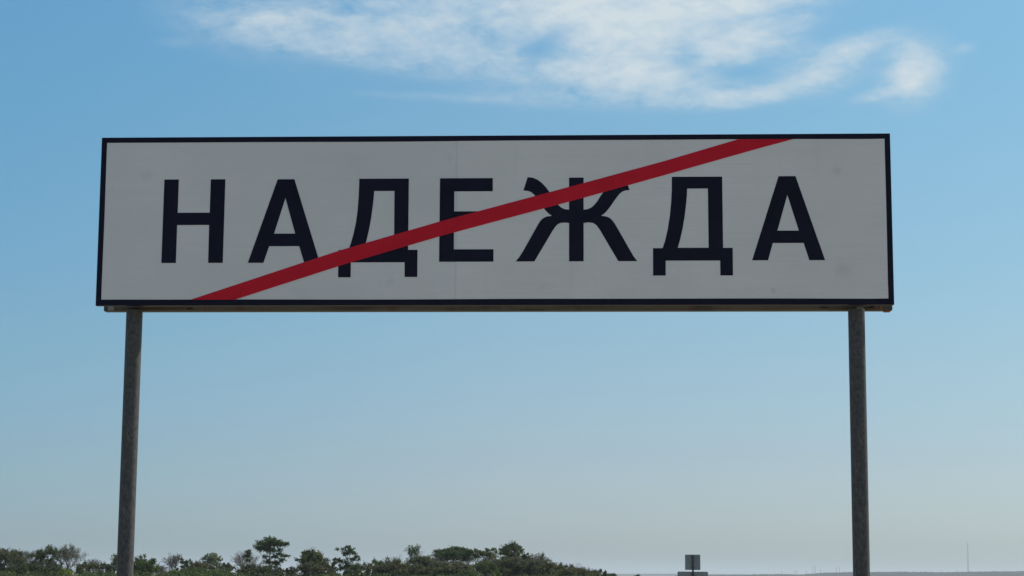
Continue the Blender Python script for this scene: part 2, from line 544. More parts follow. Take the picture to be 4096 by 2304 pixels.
LETTERS = [
    # Н
    ([(-1.5445, .1975), (-1.4760, .1975), (-1.4765, .0380), (-1.3248, .0380), (-1.3240, .1975), (-1.2552, .1975), (-1.2565, -.2005), (-1.3252, -.2005), (-1.3258, -.0203), (-1.4773, -.0203), (-1.4777, -.2005), (-1.5460, -.2005)], []),
    # А
    ([(-1.0074, .1963), (-.9285, .1963), (-.8006, -.2008), (-.8735, -.2008), (-.8989, -.1222), (-1.0400, -.1222), (-1.0655, -.2008), (-1.1385, -.2008)], [(-.9686, .1066), (-.9190, -.0630), (-1.0189, -.0630)]),
    # Д
    ([(-.6222, .1970), (-.3892, .1970), (-.3886, -.1415), (-.3443, -.1415), (-.3441, -.2690), (-.4028, -.2690), (-.4035, -.1996), (-.6551, -.1996), (-.6551, -.2700), (-.7135, -.2700), (-.7140, -.1415), (-.6672, -.1415), (-.6568, -.1099), (-.6460, -.0701), (-.6354, -.0179), (-.6280, .0405), (-.6240, .1083), (-.6224, .1638)],
     [(-.5511, .1386), (-.4558, .1386), (-.4540, -.1405), (-.5962, -.1405), (-.5848, -.1009), (-.5741, -.0519), (-.5641, .0064), (-.5572, .0648), (-.5530, .1080)]),
    # Е
    ([(-.2430, .1975), (.0044, .1975), (.0045, .1350), (-.1755, .1350), (-.1752, .0398), (-.0400, .0398), (-.0400, -.0197), (-.1752, -.0197), (-.1750, -.1397), (.0098, -.1397), (.0098, -.1980), (-.2430, -.1980)], []),
    # Ж
    ([(.167, .2012), (.1912, .1985), (.2142, .1885), (.2348, .1724), (.2578, .1465), (.282, .1095), (.2953, .0884), (.3086, .0707), (.3213, .0578), (.3393, .0486), (.3604, .046), (.3604, .1982), (.4281, .1982), (.4281, .0458), (.4476, .0482), (.4657, .0567), (.4795, .0701), (.4928, .0866), (.506, .1086), (.5302, .1453), (.5531, .171), (.5736, .1869), (.5965, .1973), (.6212, .2002), (.6414, .1381), (.6221, .1363), (.6071, .1303), (.592, .1168), (.5739, .0924), (.5558, .0655), (.5396, .0435), (.5245, .0277), (.5095, .0167), (.5347, .013), (.5485, .0068), (.5617, -.0049), (.5736, -.022), (.6123, -.091), (.645, -.1501), (.6599, -.1763), (.6759, -.1971), (.5886, -.1971), (.5225, -.0828), (.5058, -.0535), (.4914, -.0321), (.4806, -.0217), (.4686, -.0161), (.4476, -.0142), (.4281, -.0172), (.4281, -.1974), (.3605, -.1974), (.3605, -.017), (.3412, -.0145), (.3214, -.0163), (.3094, -.0217), (.2985, -.0321), (.283, -.0546), (.2656, -.0851), (.1998, -.1974), (.1134, -.1974), (.1295, -.1774), (.145, -.153), (.1778, -.094), (.2161, -.0238), (.2275, -.0055), (.2407, .0067), (.2563, .014), (.281, .0175), (.2647, .0286), (.2496, .0446), (.2339, .0667), (.2157, .0938), (.1988, .1172), (.1836, .1302), (.1673, .1364), (.148, .1376)], []),
    # Д
    ([(.8383, .1996), (1.0714, .1996), (1.0720, -.1361), (1.1161, -.1361), (1.1160, -.2650), (1.0582, -.2650), (1.0579, -.1952), (.8070, -.1952), (.8067, -.2650), (.7487, -.2650), (.7490, -.1368), (.7937, -.1368), (.8059, -.0989), (.8176, -.0472), (.8276, .0138), (.8341, .0779), (.8375, .1391)],
     [(.9089, .1438), (1.0047, .1438), (1.0055, -.1354), (.8630, -.1354), (.8746, -.0961), (.8864, -.0444), (.8964, .0135), (.9035, .0715), (.9074, .1113)]),
    # А
    ([(1.3319, .2005), (1.4101, .2005), (1.5391, -.1947), (1.4669, -.1947), (1.4422, -.1139), (1.3009, -.1139), (1.2777, -.1947), (1.2047, -.1947)], [(1.3711, .1124), (1.4212, -.0562), (1.3226, -.0562)]),
]


def extruded(name, outline, hole, y_front, y_back, mat):
    cu = bpy.data.curves.new(name, 'CURVE')
    cu.dimensions = '2D'
    cu.fill_mode = 'BOTH'
    cu.extrude = (y_back - y_front) / 2
    for loop in (outline, hole):
        if not loop: continue
        sp = cu.splines.new('POLY')
        sp.points.add(len(loop) - 1)
        for i, (x, z) in enumerate(loop): sp.points[i].co = (x, z, 0, 1)
        sp.use_cyclic_u = True
    tmp = bpy.data.objects.new('tmp', cu)
    COL.objects.link(tmp)
    dg = bpy.context.evaluated_depsgraph_get()
    me = bpy.data.meshes.new_from_object(tmp.evaluated_get(dg))
    bpy.data.objects.remove(tmp)
    bpy.data.curves.remove(cu)
    me.transform(Matrix.Translation((0, (y_front + y_back) / 2, 0)) @ Matrix.Rotation(math.pi / 2, 4, 'X'))
    me.materials.clear()
    me.name = name
    return seat(link(name, me, mat, root))


for k, (ol, ho) in enumerate(LETTERS):
    extruded('letter', ol, ho, -0.0024, -0.0010, M_black)
STRIPE = [(-1.4022, -.3745), (-.7071, -.1433), (-.2433, -.0086), (.4265, .1715), (.8072, .2755), (1.147, .3765), (1.4018, .3765), (1.2182, .3264), (.8067, .2090), (.4294, .1027), (-.2437, -.0785), (-.7058, -.2154), (-1.1955, -.3745)]
extruded('red_stripe', STRIPE, [], -0.0032, -0.0012, M_red)

# square steel tube behind the posts along the bottom edge of the panel; the pipes end just under it
BY0, BY1, DROP = 0.130, 0.180, 0.0080
bz = -H2 - DROP
bm = bmesh.new()
XB0, XB1 = -1.846, 1.862
add_box(bm, (XB0, BY0, bz), (XB1, BY1, bz + 0.060), 0.004, 2)
beam = seat(from_bm('bottom_beam', bm, M_beam, root))


def on_beam(name, box, mat, bev=0.0006):
    b_ = bmesh.new()
    add_box(b_, box[0], box[1], bev)
    return from_bm(name, b_, mat, beam)


for (xa, za, w_, h_) in ((-1.435, 0.0075, 0.030, 0.009), (1.757, 0.0095, 0.034, 0.010), (1.545, 0.011, 0.034, 0.005), (-1.70, 0.010, 0.05, 0.006)):
    on_beam('bolt_hole', ((xa - w_ / 2, BY0 - 0.0011, bz + za), (xa + w_ / 2, BY0 + 0.002, bz + za + h_)), M_hole, 0.0004)
for (xa, xb, mt_) in ((-1.825, -1.795, M_zinc), (1.695, 1.727, M_zinc)):
    on_beam('splice_plate', ((xa, BY0 - 0.003, bz + 0.003), (xb, BY0 - 0.0003, bz + 0.055)), mt_)
for (xa, xb) in ((-1.365, -1.357), (-1.343, -1.339), (1.785, 1.792), (1.803, 1.815)):
    on_beam('rust_seam', ((xa, BY0 - 0.0016, bz + 0.001), (xb, BY0 + 0.001, bz + 0.055)), M_rust, 0.0003)
on_beam('dark_scar', ((0.130, BY0 - 0.0009, bz + 0.0015), (0.245, BY0 + 0.001, bz + 0.0050)), M_hole, 0.0003)
# bent tongue at the right end of the tube
on_beam('end_tab', ((1.822, BY0 - 0.004, bz - 0.007), (1.852, BY0 + 0.030, bz + 0.002)), M_rust, 0.002)
# strap that ties each post to the tube
for ux in (-1.6864, 1.6898):
    on_beam('strap', ((ux - 0.052, BY0 - 0.0085, bz + 0.014), (ux + 0.066, BY0 - 0.0005, bz + 0.034)), M_beam, 0.001)

# plate added to block sun through the panel-tube gap beside the left post
bm = bmesh.new()
add_box(bm, (-1.655, 0.030, -H2 + 0.010), (-1.46, BY0 - 0.001, -H2 + 0.016), 0.001)
seat(from_bm('added_sun_block', bm, M_beam, root))

# rear frame: top rail and uprights, behind the sheet
bm = bmesh.new()
add_box(bm, (-1.80, 0.029, 0.30), (1.80, 0.079, 0.35), 0.003)
for ux in (-1.686, -0.55, 0.55, 1.690):
    add_box(bm, (ux - 0.025, 0.029, -H2 + 0.062), (ux + 0.025, 0.077, 0.298), 0.003)
seat(from_bm('rear_frame', bm, M_zinc, root))

for ux in (-1.6864, 1.6898):
    bm = bmesh.new()
    r = 0.0382
    add_cyl(bm, (0, 0, -0.4), (0, 0, ZC - H2 - 0.0100 + ux * TILT), r, seg=48)
    p = from_bm('post', bm, M_post, root, smooth=True)
    p.location = (ux, 0.09, 0)
    bm = bmesh.new()
    bmesh.ops.create_cone(bm, cap_ends=True, segments=32, radius1=0.22, radius2=0.19, depth=0.14, matrix=Matrix.Translation((0, 0, 0.03)))
    f = from_bm('concrete_footing', bm, M_conc, p)
    bm = bmesh.new()
    # weld bead where the pipe touches the tube
    for sx in (-1, 1):
        add_box(bm, (sx * 0.012 - 0.006, 0.034, ZC - H2 - 0.045), (sx * 0.012 + 0.006, 0.041, ZC - H2 - 0.012), 0.002)
    from_bm('weld_bead', bm, M_bolt, p)

# ---------------------------------------------------------------- the small signs seen from behind
def b_plate(t, b):
    c = t.n('ShaderNodeTexCoord').outputs['Object']
    n = t.noise(c, 3.0, 4, 0.6)
    a = t.mix(t.range(n, 0.3, 0.7), (0.17, 0.19, 0.20), (0.22, 0.235, 0.245))
    t.put(b.inputs['Base Color'], a)


M_plate = material('grey_plate_back', rough=0.6, metal=0.1, build=b_plate)
M_dark = material('dark_post', (0.055, 0.06, 0.062), 0.6, 0.2)


def rounded_plate(x0, x1, z0, z1, y0, y1, r):
    bm = bmesh.new()
    P = []
    for (cx, cz, a0) in ((x1 - r, z1 - r, 0), (x0 + r, z1 - r, 90), (x0 + r, z0 + r, 180), (x1 - r, z0 + r, 270)):
        for k in range(6):
            a = math.radians(a0 + 18 * k)
            P.append((cx + r * math.cos(a), cz + r * math.sin(a)))
    a = [bm.verts.new((x, y0, z)) for x, z in P]; c = [bm.verts.new((x, y1, z)) for x, z in P]
    bm.faces.new(a); bm.faces.new(c[::-1])
    n = len(P)
    for i in range(n): bm.faces.new((a[i], a[(i + 1) % n], c[(i + 1) % n], c[i]))
    return bm


DS = 62.0
pc = at(2771, 2250, DS)
rs_ = empty('small_road_sign', (pc.x, DS, 0), 0.0)
tag(rs_, 'square plate above a wider plate, both seen from behind on one thin dark post', 'road sign')
k = DS / F_PX


def zat(y): return at(2771, y, DS).z


bm = rounded_plate(-30.5 * k, 30 * k, zat(2280), zat(2218.5), 0, 0.012, 3.5 * k)
from_bm('square_plate', bm, M_plate, rs_)
bm = rounded_plate(-60.5 * k, 60 * k, zat(2286.5) - 0.62, zat(2286.5), 0, 0.012, 4 * k)
from_bm('wide_plate', bm, M_plate, rs_)
bm = bmesh.new()
add_cyl(bm, (0, -0.036, -0.3), (0, -0.036, zat(2219.5)), 0.030, seg=16)
from_bm('post', bm, M_dark, rs_, smooth=True)
for zz in (zat(2228), zat(2271), zat(2286.5) - 0.10, zat(2286.5) - 0.48):
    bm = bmesh.new()
    add_box(bm, (-0.055, -0.070, zz - 0.014), (0.055, -0.001, zz + 0.014), 0.004)
    from_bm('clamp', bm, M_dark, rs_)

# ---------------------------------------------------------------- far mast and poles on the ridge
M_mast = material('mast_steel', (0.10, 0.10, 0.11), 0.6, 0.2)
MD = 4700.0
b0 = at(3873, 2288, MD); top = at(3873, 2172, MD)
mast = empty('lattice_mast', (b0.x, MD, b0.z - 3))
tag(mast, 'tall thin lattice mast standing alone on the far ridge at the right', 'mast')
H = top.z - b0.z + 3
bm = bmesh.new()
hw = 1.5
def mw(z): return hw * (1 - 0.55 * z / H)
for sx in (-1, 1):
    for sy in (-1, 1):
        add_cyl(bm, (sx * mw(0), sy * mw(0), 0), (sx * mw(H), sy * mw(H), H), 0.17, 0.09, 6)
from_bm('tower_legs', bm, M_mast, mast)
bm = bmesh.new()
z = 0; s_ = 1
while z < H - 3:
    z2 = z + 3.2
    a, b2 = mw(z), mw(z2)
    for sy in (-1, 1):
        add_cyl(bm, (-s_ * a, sy * a, z), (s_ * b2, sy * b2, z2), 0.05, seg=4)
        add_cyl(bm, (sy * a, -s_ * a, z), (sy * b2, s_ * b2, z2), 0.05, seg=4)
    z = z2; s_ = -s_
from_bm('bracing', bm, M_mast, mast)
bm = bmesh.new()
add_cyl(bm, (0, 0, H - 1), (0, 0, H + 5), 0.15, 0.06, 6)
from_bm('antenna', bm, M_mast, mast)

poles = [(3127, 2286, 'short faint pole on the distant ridge, first one left of the ridge slope'),
         (3177, 2282, 'faint pole on the distant ridge, left one of the lower close pair'),
         (3187, 2282, 'faint pole on the distant ridge, right one of the lower close pair'),
         (3225, 2282, 'faint pole on the distant ridge just left of the tallest pair'),
         (3251.5, 2262, 'tallest of the thin poles on the distant ridge, left one of its pair'),
         (3260.5, 2265, 'second tallest thin pole on the distant ridge, right one of its pair'),
         (3283, 2277, 'thin pole just right of the tallest pair on the distant ridge'),
         (3345, 2270, 'thin pole on the ridge left of the right steel post, left one of two'),
         (3358, 2268, 'thin pole on the ridge left of the right steel post, right one of two'),
         (3764, 2279, 'short thin pole on the ridge between the right post and the mast'),
         (3827, 2279, 'short thin pole on the ridge nearest to the lattice mast')]
for (px_, py_, lab) in poles:
    PD = 4900.0
    tp = at(px_, py_, PD); bp = at(px_, 2293, PD)
    u = empty('utility_pole', (tp.x, PD, 0))
    tag(u, lab, 'pole', 'thin poles on the distant ridge')
    bm = bmesh.new()
    add_cyl(bm, (0, 0, 0), (0, 0, tp.z), 0.5, 0.32, 8)
    from_bm('shaft', bm, M_mast, u)
    bm = bmesh.new()
    add_box(bm, (-1.6, -0.15, tp.z - 1.6), (1.6, 0.15, tp.z - 1.3))
    from_bm('crossarm', bm, M_mast, u)

# ---------------------------------------------------------------- trees
def leaf_mat(name, c0, c1, c2):
    def f(t, b):
        c = t.n('ShaderNodeTexCoord').outputs['Object']
        n = t.noise(c, 0.55, 3, 0.6)
        rnd = t.n('ShaderNodeNewGeometry').outputs['Random Per Island']
        a = t.mix(t.range(n, 0.35, 0.65), c0, c1)
        a = t.mix(t.m('MULTIPLY', rnd, 0.45), a, c2)
        t.put(b.inputs['Base Color'], a)
        tr = t.n('ShaderNodeBsdfTranslucent')
        t.put(tr.inputs['Color'], a)
        ms = t.n('ShaderNodeMixShader')
        ms.inputs[0].default_value = 0.28
        out = t.t.nodes['Material Output']
        t.t.links.new(b.outputs[0], ms.inputs[1]); t.t.links.new(tr.outputs[0], ms.inputs[2]); t.t.links.new(ms.outputs[0], out.inputs['Surface'])
    return material(name, rough=0.75, spec=0.2, build=f)


LM = {
    'dark': leaf_mat('dark_green_leaves', (0.043, 0.070, 0.024), (0.069, 0.096, 0.030), (0.094, 0.123, 0.040)),
    'green': leaf_mat('green_leaves', (0.053, 0.096, 0.020), (0.094, 0.138, 0.028), (0.125, 0.167, 0.040)),
    'bright': leaf_mat('yellow_green_leaves', (0.138, 0.189, 0.020), (0.225, 0.275, 0.030), (0.250, 0.290, 0.050)),
    'brown': leaf_mat('brown_green_leaves', (0.088, 0.089, 0.038), (0.106, 0.116, 0.045), (0.144, 0.138, 0.060)),
    'grey': leaf_mat('grey_green_leaves', (0.119, 0.152, 0.075), (0.163, 0.196, 0.095), (0.188, 0.218, 0.120)),
    'olive': leaf_mat('olive_leaves', (0.073, 0.094, 0.027), (0.106, 0.128, 0.035), (0.138, 0.145, 0.050)),
}
M_bark = material('bark', rough=0.9, build=b_vinyl((0.065, 0.052, 0.043), (0.11, 0.09, 0.075)))
M_twig = material('grey_twigs', rough=0.9, build=b_vinyl((0.105, 0.088, 0.082), (0.16, 0.135, 0.125)))


def tube_arrays(segs, sides=5):
    """segs: list of (p0, p1, r0, r1)"""
    n = len(segs)
    P0 = np.array([s[0] for s in segs]); P1 = np.array([s[1] for s in segs])
    R0 = np.array([s[2] for s in segs]); R1 = np.array([s[3] for s in segs])
    D = P1 - P0; D /= np.maximum(np.linalg.norm(D, axis=1, keepdims=True), 1e-6)
    ref = np.where(np.abs(D[:, 2:3]) < 0.9, np.array([[0, 0, 1.0]]), np.array([[1.0, 0, 0]]))
    U = np.cross(D, ref); U /= np.linalg.norm(U, axis=1, keepdims=True)
    Vv = np.cross(D, U)
    ang = np.arange(sides) * 2 * math.pi / sides
    ca = np.cos(ang)[None, :, None]; sa = np.sin(ang)[None, :, None]
    off = U[:, None, :] * ca + Vv[:, None, :] * sa
    A_ = P0[:, None, :] + off * R0[:, None, None]; B_ = P1[:, None, :] + off * R1[:, None, None]
    V = np.concatenate([A_, B_], axis=1).reshape(-1, 3)
    base = (np.arange(n) * 2 * sides)[:, None]
    i = np.arange(sides)
    F = np.stack([base + i, base + (i + 1) % sides, base + sides + (i + 1) % sides, base + sides + i], axis=-1).reshape(-1, 4)
    return V, F


def leaves_arrays(rng, C, size):
    n = len(C)
    a = rng.normal(size=(n, 3)); a /= np.linalg.norm(a, axis=1, keepdims=True)
    b = rng.normal(size=(n, 3)); b -= (a * b).sum(1, keepdims=True) * a; b /= np.linalg.norm(b, axis=1, keepdims=True)
    s = (size * rng.uniform(0.6, 1.35, n))[:, None]
    bend = np.cross(a, b) * s * 0.25
    V = np.stack([C - a * s, C - b * s * 0.55 + bend, C + a * s, C + b * s * 0.55 + bend], axis=1).reshape(-1, 3)
    F = (np.arange(n) * 4)[:, None] + np.arange(4)[None, :]
    return V, F


def curved(rng, p0, p1, r0, r1, n=4, wob_=0.08):
    p0 = np.array(p0, float); p1 = np.array(p1, float)
    L_ = np.linalg.norm(p1 - p0)
    pts = [p0]
    for k_ in range(1, n):
        f = k_ / n
        q = p0 + (p1 - p0) * f
        q[2] -= L_ * 0.12 * math.sin(math.pi * f) * (-1 if rng.random() < 0.3 else 1)
        pts.append(q + rng.normal(0, wob_ * L_ / n, 3))
    pts.append(p1)
    rr = np.linspace(r0, r1, n + 1)
    return [(pts[i], pts[i + 1], rr[i], rr[i + 1]) for i in range(n)], pts


def twigs(rng, origin, direction, length, r, depth, out):
    """recursive bare branching"""
    d = np.array(direction, float); d /= np.linalg.norm(d)
    p = np.array(origin, float)
    n = 3
    pts = [p]
    for i in range(n):
        d = d + rng.normal(0, 0.14, 3); d[2] += 0.05; d /= np.linalg.norm(d)
        q = p + d * length / n
        out.append((p, q, r * (1 - i / n * 0.45), r * (1 - (i + 1) / n * 0.45)))
        p = q; pts.append(p)
    if depth <= 0: return
    for i in range(1, n + 1):
        for _ in range(1 if i < n else 3):
            side = rng.normal(0, 1, 3); side -= side.dot(d) * d; side /= np.linalg.norm(side)
            nd = d * rng.uniform(0.55, 0.9) + side * rng.uniform(0.45, 0.8)
            nd[2] = nd[2] * 0.8 + 0.22
            twigs(rng, pts[i], nd, length * rng.uniform(0.5, 0.72), max(r * 0.55, 0.017), depth - 1, out)


def tree(name, label, cat, x, wpx, ytop, D, kind, mat, seed, dens=1.0, pads=None, group='trees and shrubs of the roadside belt'):
    """x, wpx, ytop measured in the photo; D metres away. The tree itself has real height and width."""
    rng = np.random.default_rng(seed)
    tp = at(x, ytop, D)
    Hh = tp.z
    Wd = wpx * D / F_PX
    R = Wd / 2
    o = empty(name, (tp.x, D, 0), 0.0)
    tag(o, label, cat, group)
    trunk, segs2 = [], []
    if kind == 'bare':
        lean = rng.normal(0, 0.04, 2)
        hb = Hh * 0.42
        s1, pts = curved(rng, (0, 0, -0.2), (lean[0] * Hh, lean[1] * Hh, hb), 0.10 + Hh * 0.012, 0.07 + Hh * 0.006, 4, 0.05)
        trunk += s1
        tw = []
        nb = 7
        for i in range(nb):
            f = 0.3 + 0.7 * i / (nb - 1)
            o3 = np.array(pts[-1]) * np.array([1, 1, 0]) + np.array([0, 0, hb * f + (0 if i < nb - 1 else 0)])
            a = rng.uniform(0, 2 * math.pi) + i * 2.4
            out_ = R / (Hh - hb) * 1.25 * rng.uniform(0.5, 1.0) * (1.5 - f)
            twigs(rng, o3, (math.cos(a) * out_, math.sin(a) * out_ * 0.8, 1.0), (Hh - hb * f) * 0.52, 0.055, 3, tw)
        # fit the twig crown to the measured size
        zz = np.array([s[1][2] for s in tw]); xx = np.array([s[1][0] for s in tw])
        kz = (Hh - hb * 0.3) / max(zz.max() - hb * 0.3, 0.1); kx = R / max(np.percentile(np.abs(xx), 99), 0.1)
        def fit(p): return np.array([p[0] * kx, p[1] * kx, hb * 0.3 + (p[2] - hb * 0.3) * kz])
        tw = [(fit(a_), fit(b_), ra, rb) for a_, b_, ra, rb in tw]
        V, F = tube_arrays(trunk, 7)
        from_arrays('trunk', V, F, M_bark, o, True)
        V, F = tube_arrays(tw, 3)
        from_arrays('bare_branches', V, F, M_twig, o)['kind'] = 'stuff'
        if dens > 0.01:
            tips = np.array([s[1] for s in tw if s[2] < 0.02])
            pick = tips[rng.choice(len(tips), int(len(tips) * 0.8 * dens))] + rng.normal(0, 0.12, (int(len(tips) * 0.8 * dens), 3))
            V, F = leaves_arrays(rng, pick, 0.085)
            from_arrays('crown', V, F, LM[mat], o)['kind'] = 'stuff'
        return o
    # clump centres
    cl = []
    if kind == 'pads':
        for (fx, fz, fr, fh) in pads:
            cl.append((np.array([fx * R, rng.uniform(-0.4, 0.4) * R, fz * Hh]), fr * R, fh * R))
    elif kind == 'round':
        n = int(40 * dens + 12)
        zc, rz = Hh * 0.60, Hh * 0.40
        for i in range(n):
            while True:
                q = rng.uniform(-1, 1, 3)
                if 0.35 < np.linalg.norm(q) < 1: break
            cl.append((np.array([q[0] * R * 0.86, q[1] * R * 0.86, zc + q[2] * rz * 0.90]), R * rng.uniform(0.13, 0.26), R * rng.uniform(0.10, 0.20)))
    elif kind == 'mass':
        n = int(46 * dens + 14)
        for i in range(n):
            a = rng.uniform(0, 2 * math.pi); rr = math.sqrt(rng.random()) * 0.9
            topz = Hh * (1 - 0.24 * rr ** 2)
            zz = topz * (1 - 0.85 * rng.random() ** 1.6) - 0.1 * R
            cl.append((np.array([math.cos(a) * rr * R, math.sin(a) * rr * R, zz]), R * rng.uniform(0.11, 0.23), R * rng.uniform(0.09, 0.19)))
    # normalise the top of the crown to the measured height
    mx = max(c[0][2] + c[2] * 1.2 for c in cl)
    for c in cl: c[0][2] = 0.4 + (c[0][2] - 0.4) * (Hh - 0.4) / (mx - 0.4)
    # trunk and limbs
    lean = rng.normal(0, 0.02, 2)
    top_t = np.array([lean[0] * Hh, lean[1] * Hh, Hh * 0.82 if kind != 'mass' else Hh * 0.6])
    r0 = 0.06 + Hh * 0.016
    s1, pts = curved(rng, (0, 0, -0.2), top_t, r0, 0.035, 6, 0.10)
    segs2 += s1
    P = np.array(pts)
    for (c, cr, ch) in cl:
        zt = max(0.18 * Hh, c[2] - (abs(c[0]) + abs(c[1])) * rng.uniform(0.5, 0.9))
        zt = min(zt, top_t[2] * 0.98)
        st = np.array([np.interp(zt, P[:, 2], P[:, 0]), np.interp(zt, P[:, 2], P[:, 1]), zt])
        s2, _ = curved(rng, st, c, 0.05 if kind == 'pads' else 0.035, 0.015, 3, 0.12)
        segs2 += s2
    V, F = tube_arrays(segs2, 6)
    from_arrays('trunk', V, F, M_bark, o, True)
    # leaves sit on short sprays that fan out of each clump, so the outline stays ragged
    size = 0.12
    LC = []
    for (c, cr, ch) in cl:
        ns = int(np.clip(cr * cr * 60 * (1.15 * dens if kind == 'pads' else 1.0), 6, 110))
        d = rng.normal(0, 1, (ns, 3))
        d[:, 2] = d[:, 2] * 0.8 + 0.35
        d /= np.linalg.norm(d, axis=1, keepdims=True)
        ext = np.array([cr, cr, ch * (1.15 if kind == 'pads' else 1)]) * rng.uniform(0.75, 1.45, (ns, 1))
        k_ = 9
        f = np.linspace(0.25, 1.0, k_)[None, :, None]
        pts_ = c + d[:, None, :] * ext[:, None, :] * f + rng.normal(0, 0.075, (ns, k_, 3))
        LC.append(pts_.reshape(-1, 3))
    LC = np.concatenate(LC)
    LC = LC[LC[:, 2] > 0.05]
    V, F = leaves_arrays(rng, LC, size)
    from_arrays('crown', V, F, LM[mat], o)['kind'] = 'stuff'
    # fine shoots poking out of the top
    tw = []
    for (c, cr, ch) in cl:
        if kind != 'pads' and rng.random() < 0.6 and c[2] > Hh * 0.55:
            for _ in range(3):
                d = np.array([rng.normal(0, 0.5), rng.normal(0, 0.5), 1.0])
                twigs(rng, c + rng.normal(0, 0.2, 3) * cr, d, cr * rng.uniform(0.7, 1.25), 0.018, 1, tw)
    if tw:
        V, F = tube_arrays(tw, 3)
        from_arrays('twigs', V, F, M_twig, o)['kind'] = 'stuff'
    return o


LOC = [(-.15, .97, .30, .16), (.12, .945, .34, .15), (.42, .93, .22, .10), (-.55, .88, .30, .16), (-.20, .86, .42, .20), (.25, .87, .40, .18),
       (.66, .885, .30, .12), (.92, .88, .14, .07), (-.85, .80, .20, .12), (-.62, .775, .34, .16), (-.2, .76, .34, .17), (.12, .73, .22, .12), (.42, .745, .20, .12),
       (.52, .66, .22, .10), (.75, .62, .24, .09), (.2, .60, .22, .12), (-.35, .60, .18, .12), (.62, .53, .22, .09), (-.15, .48, .30, .16), (.3, .46, .28, .14)]
LOC2 = [(.05, .97, .26, .18), (-.35, .93, .16, .12), (-.72, .915, .16, .10), (.30, .90, .28, .18), (.42, .83, .28, .16), (.02, .84, .34, .22), (-.22, .80, .18, .14),
        (.70, .72, .28, .14), (.45, .66, .30, .16), (.92, .68, .12, .08), (-.10, .60, .28, .2), (-.55, .62, .32, .16), (-.80, .66, .2, .1), (.1, .48, .4, .2), (-.3, .42, .36, .2)]
LOC3 = [(-.85, .90, .16, .08), (-.55, .915, .24, .07), (-.25, .925, .26, .09), (.0, .965, .30, .10), (.30, .955, .30, .08), (.12, .99, .14, .05), (.55, .915, .22, .08), (.8, .91, .18, .06),
        (.0, .86, .5, .14), (-.5, .84, .34, .12), (.5, .84, .34, .12), (-.3, .80, .5, .14), (.3, .80, .5, .14), (.75, .84, .3, .1), (-.75, .80, .3, .1), (0, .74, .6, .2), (-.6, .70, .4, .2), (.6, .70, .4, .2), (0, .5, .8, .4)]
LOC4 = [(-.6, .96, .20, .09), (-.3, .90, .28, .12), (.15, .97, .20, .10), (.55, .985, .22, .09), (.75, .92, .16, .09), (.1, .85, .5, .18), (-.6, .8, .3, .16), (.5, .78, .4, .2), (0, .6, .8, .4)]

